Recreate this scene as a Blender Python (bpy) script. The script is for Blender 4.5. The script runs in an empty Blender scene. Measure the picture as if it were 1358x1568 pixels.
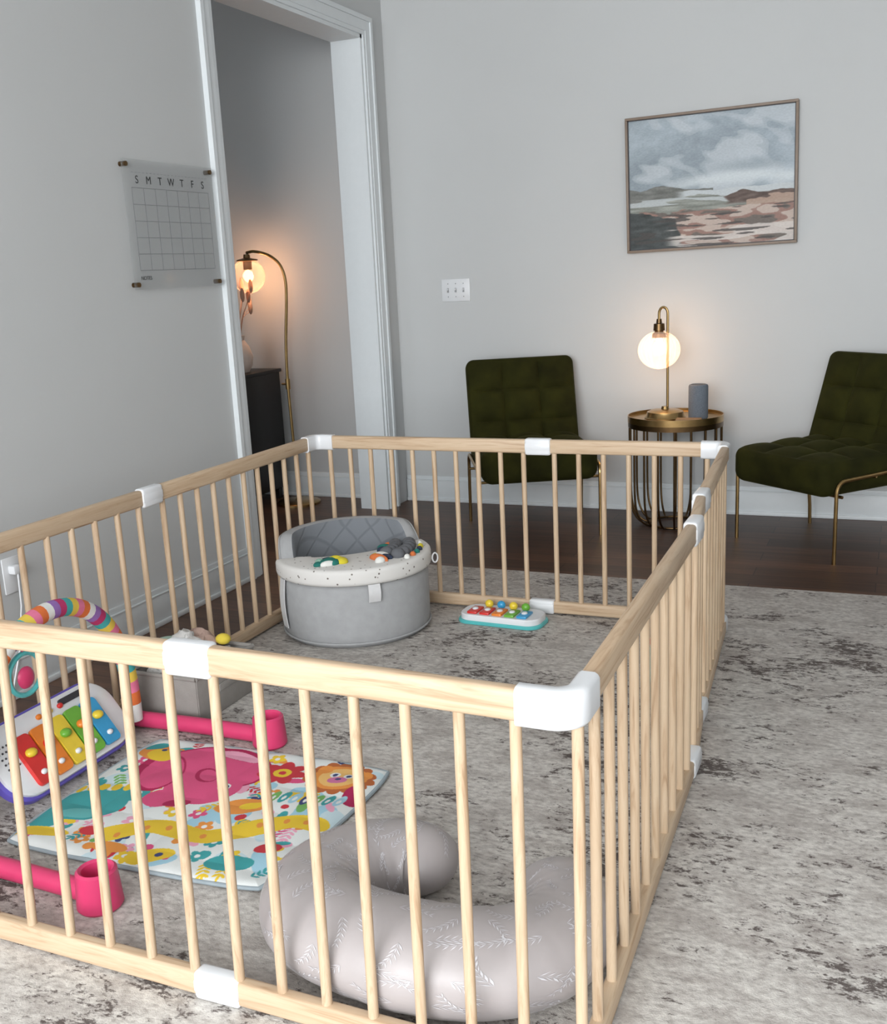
import bpy, bmesh, math, random
import numpy as np
from mathutils import Vector, Matrix, Euler, noise
random.seed(7); rng=np.random.default_rng(7)
scene=bpy.context.scene
PI=math.pi
def lin(c):
    return tuple(((x/255)/12.92 if x/255<=.04045 else ((x/255+.055)/1.055)**2.4) for x in c)
def L4(c): return lin(c)+(1,)
# ---------------------------------------------------------------- materials
def newmat(name):
    m=bpy.data.materials.new(name); m.use_nodes=True
    nt=m.node_tree; return m,nt,nt.nodes['Principled BSDF']
def coords(nt,scale=(1,1,1)):
    tc=nt.nodes.new('ShaderNodeTexCoord'); mp=nt.nodes.new('ShaderNodeMapping')
    nt.links.new(tc.outputs['Object'],mp.inputs[0]); mp.inputs['Scale'].default_value=scale
    return mp.outputs[0]
def noi(nt,vec,scale,detail=3,rough=.5,dist=0):
    n=nt.nodes.new('ShaderNodeTexNoise'); nt.links.new(vec,n.inputs['Vector'])
    n.inputs['Scale'].default_value=scale;n.inputs['Detail'].default_value=detail;n.inputs['Roughness'].default_value=rough;n.inputs['Distortion'].default_value=dist
    return n.outputs['Fac']
def ramp(nt,fac,stops):
    r=nt.nodes.new('ShaderNodeValToRGB'); nt.links.new(fac,r.inputs[0]); e=r.color_ramp.elements
    while len(e)<len(stops): e.new(.5)
    for i,(p,c) in enumerate(stops): e[i].position=p; e[i].color=c if len(c)==4 else tuple(c)+(1,)
    return r.outputs[0]
def mth(nt,op,a,b=None,clamp=False):
    n=nt.nodes.new('ShaderNodeMath'); n.operation=op; n.use_clamp=clamp
    for i,x in enumerate((a,b)):
        if x is None: continue
        if isinstance(x,(int,float)): n.inputs[i].default_value=x
        else: nt.links.new(x,n.inputs[i])
    return n.outputs[0]
def mixc(nt,fac,a,b,mode='MIX'):
    n=nt.nodes.new('ShaderNodeMix'); n.data_type='RGBA'; n.blend_type=mode
    for i,x in ((0,fac),(6,a),(7,b)):
        if isinstance(x,(int,float)): n.inputs[i].default_value=x
        elif isinstance(x,tuple): n.inputs[i].default_value=x if len(x)==4 else x+(1,)
        else: nt.links.new(x,n.inputs[i])
    return n.outputs[2]
def bump(nt,b,h,strength,dist=.01):
    n=nt.nodes.new('ShaderNodeBump'); nt.links.new(h,n.inputs['Height']); n.inputs['Strength'].default_value=strength; n.inputs['Distance'].default_value=dist
    nt.links.new(n.outputs[0],b.inputs['Normal'])
def M(name,rgb,rough=.5,metal=0,var=.06,nscale=30,bmp=0,bscale=200,sheen=0,coat=0,dist=.002,spec=None):
    m,nt,b=newmat(name); c=lin(rgb); v=coords(nt)
    f=noi(nt,v,nscale)
    col=ramp(nt,f,[(.3,tuple(max(0,x*(1-var)) for x in c)),(.7,tuple(min(1,x*(1+var)) for x in c))])
    nt.links.new(col,b.inputs['Base Color'])
    b.inputs['Roughness'].default_value=rough;b.inputs['Metallic'].default_value=metal
    if spec is not None: b.inputs['Specular IOR Level'].default_value=spec
    if sheen: b.inputs['Sheen Weight'].default_value=sheen; b.inputs['Sheen Roughness'].default_value=.4; b.inputs['Sheen Tint'].default_value=tuple(min(1,x*3+.01) for x in c)+(1,)
    if coat: b.inputs['Coat Weight'].default_value=coat
    if bmp: bump(nt,b,noi(nt,v,bscale,2),bmp,dist)
    return m
def wood(name,scale):
    m,nt,b=newmat(name); v=coords(nt,scale)
    f=noi(nt,v,1.0,4,.6,1.2)
    col=ramp(nt,f,[(.3,L4((166,137,107))),(.45,L4((191,165,136))),(.6,L4((199,176,148))),(.75,L4((176,147,116)))])
    nt.links.new(col,b.inputs['Base Color']); b.inputs['Roughness'].default_value=.5
    bump(nt,b,f,.08,.002); return m
wood_x=wood('pine_x',(3,55,55)); wood_y=wood('pine_y',(55,3,55)); wood_z=wood('pine_z',(60,60,3))
wallm=M('wall_paint',(194,196,196),.75,var=.012,nscale=2,bmp=.08,bscale=350)
ceilm=M('ceiling_paint',(225,226,226),.8,var=.01)
trimm=M('trim_white',(218,223,225),.45,var=.01)
plastic=M('white_plastic',(220,222,224),.3,var=.01)
brass=M('brass',(176,146,98),.28,1,.1)
brassd=M('brass_dark',(104,82,56),.35,1,.12)
black=M('black_lacquer',(12,12,14),.4,var=.1)
velvet=M('olive_velvet',(38,38,8),.9,var=.4,nscale=7,bmp=.25,bscale=140,sheen=.4,spec=.15)
greyf=M('grey_canvas',(160,161,162),.85,var=.05,bmp=.3,bscale=500)
binm=M('bin_canvas',(142,138,133),.9,var=.06,bmp=.3,bscale=400)
pinkp=M('pink_plastic',(206,60,106),.35,var=.03)
purple=M('purple_plastic',(98,86,180),.35,var=.03)
tealp=M('teal_plastic',(84,180,180),.35,var=.04)
redp=M('red_plastic',(206,50,46),.3,var=.05); orangep=M('orange_plastic',(226,128,44),.3,var=.05)
yellowp=M('yellow_plastic',(226,198,58),.3,var=.05); greenp=M('green_plastic',(106,170,58),.3,var=.05)
bluep=M('blue_plastic',(54,150,198),.3,var=.05)
darkp=M('dark_plastic',(50,50,55),.5)
def glass(name,rgb,gl=.12,rough=.05):
    m,nt,b=newmat(name); b.inputs['Base Color'].default_value=L4(rgb); b.inputs['Roughness'].default_value=rough
    tr=nt.nodes.new('ShaderNodeBsdfTransparent'); mx=nt.nodes.new('ShaderNodeMixShader'); lw=nt.nodes.new('ShaderNodeLayerWeight'); lw.inputs[0].default_value=.35
    f=mth(nt,'ADD',mth(nt,'MULTIPLY',lw.outputs['Facing'],gl*2.2),gl*.4,True)
    nt.links.new(f,mx.inputs[0]); nt.links.new(tr.outputs[0],mx.inputs[1]); nt.links.new(b.outputs[0],mx.inputs[2])
    nt.links.new(mx.outputs[0],nt.nodes['Material Output'].inputs[0]); return m
acrylic=glass('clear_acrylic',(172,176,176),.17,.15)
globeglass=glass('globe_glass',(240,215,195),.28)
def emis(name,rgb,s):
    m,nt,b=newmat(name); b.inputs['Base Color'].default_value=L4(rgb); b.inputs['Emission Color'].default_value=L4(rgb); b.inputs['Emission Strength'].default_value=s; return m
bulb=emis('bulb_warm',(255,190,110),6); bulbt=emis('bulb_table',(255,238,212),11)
m,nt,b=newmat('ribbed_frosted_glass'); ribbed=m
b.inputs['Base Color'].default_value=L4((238,214,192)); b.inputs['Roughness'].default_value=.4
b.inputs['Emission Color'].default_value=L4((255,208,176)); b.inputs['Emission Strength'].default_value=.3
tr=nt.nodes.new('ShaderNodeBsdfTransparent'); mx=nt.nodes.new('ShaderNodeMixShader'); mx.inputs[0].default_value=.38
nt.links.new(tr.outputs[0],mx.inputs[1]); nt.links.new(b.outputs[0],mx.inputs[2]); nt.links.new(mx.outputs[0],nt.nodes['Material Output'].inputs[0])
# hardwood floor
m,nt,b=newmat('dark_hardwood'); floorm=m; v=coords(nt)
br=nt.nodes.new('ShaderNodeTexBrick'); nt.links.new(v,br.inputs['Vector']); br.offset=.37
br.inputs['Color1'].default_value=L4((100,71,54)); br.inputs['Color2'].default_value=L4((72,51,39)); br.inputs['Mortar'].default_value=L4((26,18,14))
br.inputs['Scale'].default_value=1; br.inputs['Mortar Size'].default_value=.0018; br.inputs['Brick Width'].default_value=1.3; br.inputs['Row Height'].default_value=.125; br.inputs['Mortar Smooth'].default_value=.1
v2=coords(nt,(3,40,1)); g=ramp(nt,noi(nt,v2,1,5,.6,.6),[(.3,(.6,.6,.6)),(.7,(1.2,1.18,1.15))])
nt.links.new(mixc(nt,1.0,br.outputs[0],g,'MULTIPLY'),b.inputs['Base Color']); b.inputs['Roughness'].default_value=.42
# rug
m,nt,b=newmat('distressed_rug'); rugm=m; v=coords(nt); vs=coords(nt,(.65,1.15,1))
fine=noi(nt,vs,48,7,.78,.3); mid=noi(nt,vs,7.0,5,.70,.6); big=noi(nt,v,1.7,3,.5)
s=mth(nt,'ADD',mth(nt,'MULTIPLY',fine,.85),mth(nt,'ADD',mth(nt,'MULTIPLY',mid,.60),mth(nt,'MULTIPLY',big,.42)))
rr=nt.nodes.new('ShaderNodeMapRange'); nt.links.new(s,rr.inputs[0]); rr.inputs[1].default_value=.985; rr.inputs[2].default_value=1.05
tint=ramp(nt,noi(nt,vs,70,3,.65),[(.32,L4((166,160,154))),(.5,L4((200,195,189))),(.68,L4((219,215,208)))])
tint2=mixc(nt,mth(nt,'MULTIPLY',ramp(nt,noi(nt,vs,11,6,.72),[(.46,(0,0,0)),(.60,(1,1,1))]),.5),tint,L4((150,141,135)))
nt.links.new(mixc(nt,mth(nt,'MULTIPLY',rr.outputs[0],.92),tint2,L4((78,67,63))),b.inputs['Base Color']); b.inputs['Roughness'].default_value=.95
bump(nt,b,noi(nt,v,260,3,.7),.5,.004)
def vcol(name,rough,bm_=0,bs=300):
    m,nt,b=newmat(name); a=nt.nodes.new('ShaderNodeVertexColor'); a.layer_name='Col'
    nt.links.new(a.outputs[0],b.inputs['Base Color']); b.inputs['Roughness'].default_value=rough
    if bm_: bump(nt,b,noi(nt,coords(nt),bs,3),bm_,.002)
    return m
# ---------------------------------------------------------------- mesh builder
class MB:
    def __init__(s): s.v=[];s.f=[];s.m=[];s.s=[]
    def add(s,vs,fs,mat=0,sm=True):
        o=len(s.v); s.v+= [tuple(x) for x in vs]; s.f+=[tuple(i+o for i in f) for f in fs]; s.m+=[mat]*len(fs); s.s+=[sm]*len(fs)
    def bm(s,bm,mat=0,sm=False,Mx=None):
        bm.verts.index_update(); vs=[(Mx@v.co if Mx else v.co.copy()) for v in bm.verts]; s.add(vs,[[v.index for v in f.verts] for f in bm.faces],mat,sm); bm.free()
    def box(s,c,size,mat=0,bev=0,rot=None,seg=2,sm=False):
        bm=bmesh.new(); bmesh.ops.create_cube(bm,size=1); bmesh.ops.scale(bm,vec=size,verts=bm.verts)
        if bev: bmesh.ops.bevel(bm,geom=list(bm.edges),offset=bev,segments=seg,affect='EDGES',profile=.5)
        R=Matrix() if rot is None else (Matrix.Rotation(rot,4,'Z') if isinstance(rot,(int,float)) else rot)
        s.bm(bm,mat,sm,Matrix.Translation(c)@R)
    def sph(s,c,r,mat=0,seg=20,rot=None):
        if isinstance(r,(int,float)): r=(r,r,r)
        bm=bmesh.new(); bmesh.ops.create_uvsphere(bm,u_segments=seg,v_segments=max(8,seg//2),radius=1)
        s.bm(bm,mat,True,Matrix.Translation(c)@(rot or Matrix())@Matrix.Diagonal((*r,1)))
    def sweep(s,pts,rad,mat=0,seg=12,cap=True,mats=None):
        P=[Vector(p) for p in pts]; n=len(P)
        if isinstance(rad,(int,float)): rad=[rad]*n
        T=[(P[min(i+1,n-1)]-P[max(i-1,0)]).normalized() for i in range(n)]
        a=Vector((0,0,1)) if abs(T[0].z)<.9 else Vector((1,0,0)); N=T[0].cross(a).normalized(); vs=[]
        for i in range(n):
            if i: 
                N=(N-T[i]*N.dot(T[i])); N.normalize()
            B=T[i].cross(N)
            vs+=[P[i]+(N*math.cos(2*PI*j/seg)+B*math.sin(2*PI*j/seg))*rad[i] for j in range(seg)]
        if mats is None:
            s.add(vs,[(i*seg+j,i*seg+(j+1)%seg,(i+1)*seg+(j+1)%seg,(i+1)*seg+j) for i in range(n-1) for j in range(seg)]+([tuple(range(seg))[::-1],tuple((n-1)*seg+j for j in range(seg))] if cap else []),mat,True)
        else:
            for i in range(n-1):
                s.add(vs[i*seg:(i+2)*seg],[(j,(j+1)%seg,seg+(j+1)%seg,seg+j) for j in range(seg)],mats[i],True)
    def cyl(s,p0,p1,r,mat=0,seg=20,r1=None):
        s.sweep([p0,p1],[r,r if r1 is None else r1],mat,seg)
    def lathe(s,prof,c=(0,0,0),mat=0,seg=40):
        n=len(prof); vs=[(c[0]+r*math.cos(2*PI*j/seg),c[1]+r*math.sin(2*PI*j/seg),c[2]+z) for r,z in prof for j in range(seg)]
        s.add(vs,[(i*seg+j,i*seg+(j+1)%seg,(i+1)*seg+(j+1)%seg,(i+1)*seg+j) for i in range(n-1) for j in range(seg)],mat,True)
    def obj(s,name,mats,parent=None,loc=None,rot=None,sharp=35):
        me=bpy.data.meshes.new(name); me.from_pydata(s.v,[],s.f); me.update()
        for m in mats: me.materials.append(m)
        me.polygons.foreach_set('material_index',s.m); me.polygons.foreach_set('use_smooth',s.s)
        try: me.set_sharp_from_angle(angle=math.radians(sharp))
        except Exception: pass
        o=bpy.data.objects.new(name,me); scene.collection.objects.link(o)
        if parent: o.parent=parent
        if loc: o.location=loc
        if rot: o.rotation_euler=rot
        return o
def grp(name,loc=(0,0,0),rz=0):
    e=bpy.data.objects.new(name,None); e.empty_display_size=.1; scene.collection.objects.link(e); e.location=loc; e.rotation_euler=(0,0,rz); return e
def simple(name,mat,parts,parent=None,**k):
    b=MB()
    for p in parts: b.box(*p)
    return b.obj(name,[mat],parent,**k)
def lerp(a,b,t): return a+(b-a)*t
def catmull(pts,n):
    P=[Vector(p) for p in pts]; P=[2*P[0]-P[1]]+P+[2*P[-1]-P[-2]]; out=[]
    m=len(P)-3
    for k in range(n+1):
        t=k/n*m; i=min(int(t),m-1); t-=i; a,b_,c,d=P[i:i+4]
        out.append(.5*((2*b_)+(c-a)*t+(2*a-5*b_+4*c-d)*t*t+(-a+3*b_-3*c+d)*t**3))
    return out
def cushion(mb,hs,r,mat=0,cuts=44,Mx=None,face=2,sign=1,nu=3,nv=3,amp=.014,puff=.0):
    bm=bmesh.new(); bmesh.ops.create_cube(bm,size=2); bmesh.ops.subdivide_edges(bm,edges=list(bm.edges),cuts=cuts,use_grid_fill=True)
    h=Vector(hs); a1,a2=[i for i in range(3) if i!=face]
    for v in bm.verts:
        u=v.co.copy(); p=Vector([u[i]*h[i] for i in range(3)]); inn=Vector([max(-(h[i]-r),min(h[i]-r,p[i])) for i in range(3)])
        d=p-inn; q=inn+d.normalized()*r if d.length>1e-9 else p
        if u[face]*sign>.999:
            x=(u[a1]+1)/2*nu; y=(u[a2]+1)/2*nv
            t=(abs(math.sin(PI*x))+.02)**.45*(abs(math.sin(PI*y))+.02)**.45
            e=(1-abs(u[a1])**6)*(1-abs(u[a2])**6)
            q[face]+=sign*(amp*(t-1)*e+puff*(1-u[a1]**2)*(1-u[a2]**2))
        v.co=q
    mb.bm(bm,mat,True,Mx)
# ---------------------------------------------------------------- room
D=5.368; Y1=3.665; OY0,OY1=3.755,5.115; OZ=2.51; WT=.17; CH=3.0
def slab(name,lo,hi,mat):
    b=MB(); c=[(a+b_)/2 for a,b_ in zip(lo,hi)]; s=[b_-a for a,b_ in zip(lo,hi)]; b.box(c,s); return b.obj(name,[mat])
slab('floor',(-3.2,-3,-.1),(5.2,D+.15,0),floorm)
slab('ceiling',(-3.2,-3,CH),(5.2,D+.15,CH+.1),ceilm)
slab('wall_back',(-3.2,D,0),(5.2,D+.15,CH),wallm)
slab('wall_right',(5.05,-3,0),(5.2,D,CH),wallm)
slab('hall_blocker_wall',(-3.2,-3,0),(-3.05,D,CH),wallm)  # unseen boundary wall on the hall side, added to block light
b=MB()
b.box((-WT/2,(-3+OY0)/2,CH/2),(WT,OY0+3,CH)); b.box((-WT/2,(OY1+D)/2,CH/2),(WT,D-OY1,CH)); b.box((-WT/2,(OY0+OY1)/2,(OZ+CH)/2),(WT,OY1-OY0,CH-OZ))
b.obj('wall_left',[wallm])
def baseboard(name,p0,p1,nrm):
    b=MB(); p0=Vector(p0+(0,));p1=Vector(p1+(0,));n=Vector(nrm+(0,)); L=(p1-p0).length; d=(p1-p0).normalized(); ang=math.atan2(d.y,d.x); mid=(p0+p1)/2
    for t,z0,z1 in ((.014,0,.125),(.009,.125,.15),(.022,0,.02)):
        b.box(mid+n*(t/2)+Vector((0,0,(z0+z1)/2)),(L,t,z1-z0),0,.003,ang)
    b.box(mid+n*.009+Vector((0,0,.125)),(L,.018,.006),0,.002,ang)
    return b.obj(name,[trimm])
baseboard('baseboard_back',(.003,D),(5.05,D),(0,-1))
baseboard('baseboard_hall',(-3.05,D),(-WT,D),(0,-1))
baseboard('baseboard_left',(0,-3),(0,Y1),(1,0))
b=MB(); cw=.09
def casing_v(yo,yi,x0=0,sx=1):
    s=1 if yi>yo else -1
    for a,b2,t in ((0,.022,.024),(.022,.07,.016),(.07,.09,.012)):
        b.box((x0+sx*t/2,yo+s*(a+b2)/2,(OZ+cw)/2),(t,b2-a,OZ+cw))
casing_v(Y1,OY0);casing_v(OY1+cw,OY1)
for a,b2,t in ((0,.022,.0242),(.022,.07,.0162),(.07,.09,.0122)):
    b.box((t/2,(OY0+OY1)/2,OZ+cw-(a+b2)/2),(t,OY1-OY0+2*cw-2*a,b2-a))
b.box((-WT/2,OY1-.009,OZ/2),(WT+.004,.018,OZ)); b.box((-WT/2,OY0+.009,OZ/2),(WT+.004,.018,OZ)); b.box((-WT/2,(OY0+OY1)/2,OZ-.009),(WT+.004,OY1-OY0,.018))
casing_v(OY1+cw,OY1,-WT,-1);casing_v(Y1,OY0,-WT,-1)
b.obj('trim_doorway',[trimm])
# rug
b=MB(); b.box((2.1,1.45,.006),(3.36,5.2,.012),0,.004); b.obj('area_rug',[rugm])
# ---------------------------------------------------------------- playpen
RT=.686
pen=grp('wooden_playpen',(0,0,0))
FR=(2.240,1.183);BR=(2.11,3.52);BL=(.48,3.52);FL=(.50,1.212); FC=(1.552,1.196)
def lean(o):
    for v in o.data.vertices:
        w=max(0,min(1,(2.2-v.co.y)/.9)); k=max(0,min(1,(2.25-v.co.x)/.6)); v.co.y+=(.052+.018*k)*(v.co.z/RT)*w; v.co.x-=(.012+.028*k)*(v.co.z/RT)*w
def rails(p0,p1,nb,tr0=.045,tr1=.045,axis='x',nm='panel'):
    a=Vector((*p0,0));c=Vector((*p1,0)); d=(c-a).normalized(); L=(c-a).length; ang=math.atan2(d.y,d.x)
    b=MB(); q0=a+d*.01; q1=c-d*.01; mid=(q0+q1)/2; l=(q1-q0).length; z0=.017
    b.box(mid+Vector((0,0,RT-.026)),(l,.027,.052),0,.008,ang,3); b.box(mid+Vector((0,0,z0+.024)),(l,.027,.046),0,.007,ang,3)
    for i in range(nb):
        t=tr0+.045+(L-tr0-tr1-.09)*i/(nb-1); p=a+d*t
        b.sweep([p+Vector((0,0,.05)),p+Vector((0,0,RT-.045))],.0095,1,14,False)
    lean(b.obj(nm,[wood_x if axis=='x' else wood_y,wood_z],pen))
rails(FL,FC,10,nm='front_panel_long',tr1=.01); rails(FC,FR,7,tr0=.0,tr1=.045,nm='front_panel_short')
rails(FR,(2.203,2.37),11,axis='y',nm='right_panel_long',tr0=-.02); rails((2.203,2.37),(2.165,2.70),3,axis='y',nm='right_panel_link',tr0=.01,tr1=.01); rails((2.165,2.70),BR,8,axis='y',nm='right_panel_short')
rails(BR,(1.43,3.515),7,nm='back_panel_short',tr0=.02,tr1=.015); rails((1.43,3.515),BL,10,nm='back_panel_long',tr0=.015,tr1=.02)
rails(BL,(.478,2.464),11,axis='y',nm='left_panel_long',tr0=.02,tr1=.015); rails((.478,2.464),FL,12,axis='y',nm='left_panel_rest',tr0=.015,tr1=.02)
b=MB()
ZL=((RT-.027,.062),(.0405,.054))
def conn(p,ang,L=.1):
    for z,h in ZL:
        b.box((p[0],p[1],z),(L,.036,h),0,.009,ang,3); b.box((p[0],p[1],z),(L*.98,.0375,h*.45),0,.004,ang,2)
conn(FC,0);conn((1.43,3.515),0);conn((.478,2.464),PI/2);conn((2.203,2.37),PI/2);conn((2.165,2.70),PI/2)
def corner(p,dx,dy):
    for z,h in ZL:
        L=.085;r=.035;w=.018
        path=[(dx*L,0)]+[(dx*(r-r*math.sin(t)),dy*(r-r*math.cos(t))) for t in np.linspace(0,PI/2,9)]+[(0,dy*L)]
        prof=[(-w,-h/2+.008),(-w+.003,-h/2+.003),(-w+.008,-h/2),(w-.008,-h/2),(w-.003,-h/2+.003),(w,-h/2+.008),(w,h/2-.008),(w-.003,h/2-.003),(w-.008,h/2),(-w+.008,h/2),(-w+.003,h/2-.003),(-w,h/2-.008)]
        n=len(path);k=len(prof);vs=[]
        for i in range(n):
            t=Vector(path[min(i+1,n-1)])-Vector(path[max(i-1,0)]);t.normalize();nn=(-t.y,t.x)
            vs+=[(p[0]+path[i][0]+nn[0]*q[0],p[1]+path[i][1]+nn[1]*q[0],z+q[1]) for q in prof]
        fs=[(i*k+j,i*k+(j+1)%k,(i+1)*k+(j+1)%k,(i+1)*k+j) for i in range(n-1) for j in range(k)]+[tuple(range(k)),tuple((n-1)*k+j for j in range(k))]
        b.add(vs,fs,0,True)
corner(FR,-1,1);corner(BR,-1,-1);corner(BL,1,-1);corner(FL,1,1)
lean(b.obj('connectors',[plastic],pen))
# ---------------------------------------------------------------- armchairs
def armchair(loc,rz):
    g=grp('velvet_armchair',loc,rz)
    b=MB(); cushion(b,(.285,.29,.085),.055,Mx=Matrix.Translation((0,-.005,.372)),face=2,sign=1,nu=3,nv=3,amp=.036,puff=.022); b.obj('seat_cushion',[velvet],g)
    b=MB(); Mx=Matrix.Translation((0,.280,.600))@Matrix.Rotation(math.radians(-18),4,'X'); cushion(b,(.285,.055,.25),.042,Mx=Mx,face=1,sign=-1,nu=3,nv=3,amp=.040,puff=.016); b.obj('back_cushion',[velvet],g)
    b=MB()
    for x in (-.30,.30):
        pts=[(x,-.235,0.0),(x,-.235,.15),(x,-.235,.31)]+[(x,-.235+.05*(1-math.cos(t)),.31+.05*math.sin(t)) for t in np.linspace(.2,PI/2,6)]+[(x,0,.365),(x,.16,.37)]+[(x,.16+.05*math.sin(t),.32+.05*math.cos(t)) for t in np.linspace(.2,PI/2,6)]+[(x,.235,.1),(x,.24,0)]
        b.sweep(pts,.0085,0,10)
        b.cyl((x,0,.355),(x*.8,0,.345),.006)
    b.cyl((-.3,-.2,.29),(.3,-.2,.29),.007); b.cyl((-.3,.2,.29),(.3,.2,.29),.007)
    b.obj('metal_frame',[brass],g)
armchair((.945,4.865,0),math.radians(27.4)); armchair((2.345,4.865,0),math.radians(-39.8))
# ---------------------------------------------------------------- side table + things
tx,ty=1.63,5.08
g=grp('cage_side_table',(tx,ty,0)); b=MB()
b.lathe([(0,.538),(.222,.538),(.228,.535),(.23,.53),(.234,.53),(.234,.562),(.229,.562),(.229,.548),(.222,.545),(0,.545)],mat=1,seg=56)
b.lathe([(.222,.505),(.232,.505),(.232,.532),(.222,.532),(.222,.505)],mat=0,seg=56)
for k in range(18):
    a=2*PI*k/18; prof=[(.226,.52),(.226,.3),(.224,.16),(.214,.09),(.190,.04),(.155,.012),(.12,.008)]
    pr=catmull([(r,0,z) for r,z in prof],20); b.sweep([(p.x*math.cos(a),p.x*math.sin(a),p.z) for p in pr],.0055,0,8)
b.sweep([(.13*math.cos(t),.13*math.sin(t),.008) for t in np.linspace(0,2*PI,33)],.007,0,8)
b.obj('cage_frame',[brassd,brass],g)
g=grp('globe_table_lamp',(1.585,5.05,.5455)); b=MB()
b.lathe([(0,0),(.1,0),(.1,.006),(.094,.012),(.088,.034),(.07,.042),(.02,.046),(.016,.06),(.0,.06)],mat=0)
sx,gx=.012,-.03
b.sweep([(sx,0,.04),(sx,0,.3),(sx,0,.51)]+[(gx+.021+.021*math.cos(t)*1.0,0,.51+.03*math.sin(t)) for t in np.linspace(.3,PI,9)]+[(gx,0,.47)],.0065,0,10)
b.lathe([(0,.485),(.012,.485),(.014,.465),(.026,.462),(.028,.43),(.022,.428),(.022,.42),(.033,.416),(.034,.395),(0,.395)],(gx,0,0),1,24)
b.obj('stem_and_base',[brass,brassd],g)
b=MB(); n=28
prof=[(.1*math.sin(t),.335+.092*math.cos(t)*-1) for t in np.linspace(.02,PI-.28,n)]
seg=144; vs=[]
for r,z in prof:
    for j in range(seg):
        a=2*PI*j/seg; rr_=r*(1+.024*math.cos(24*a)); vs.append((gx+rr_*math.cos(a),rr_*math.sin(a),z))
b.add(vs,[(i*seg+j,i*seg+(j+1)%seg,(i+1)*seg+(j+1)%seg,(i+1)*seg+j) for i in range(n-1) for j in range(seg)])
b.obj('glass_shade',[ribbed],g)
b=MB(); b.sph((gx,0,.345),(.03,.03,.036)); b.cyl((gx,0,.37),(gx,0,.4),.013); b.obj('light_bulb',[bulbt],g)
def point(name,loc,e,col,r=.03,parent=None):
    l=bpy.data.lights.new(name,'POINT'); l.energy=e; l.color=col; l.shadow_soft_size=r; o=bpy.data.objects.new(name,l); o.location=loc; scene.collection.objects.link(o)
    if parent:o.parent=parent
point('table_lamp_light',(gx,0,.34),10,(1,.66,.42),.04,g)
g=grp('smart_speaker',(1.745,5.06,.5455)); b=MB()
b.lathe([(0,0),(.044,0),(.047,.004),(.047,.158),(.043,.165),(.036,.167),(.034,.163),(0,.163)],seg=40); b.obj('speaker_body',[M('speaker_fabric',(98,105,114),.85,var=.15,nscale=200,bmp=.4,bscale=500)],g)
b=MB(); b.lathe([(0,.1645),(.033,.1645)],seg=30); b.obj('speaker_top',[darkp],g)
simple('coaster_stack',M('coaster_cork',(150,120,86),.8),[((1.72,4.945,.5535),(.12,.07,.013),0,.003,.1)])
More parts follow.
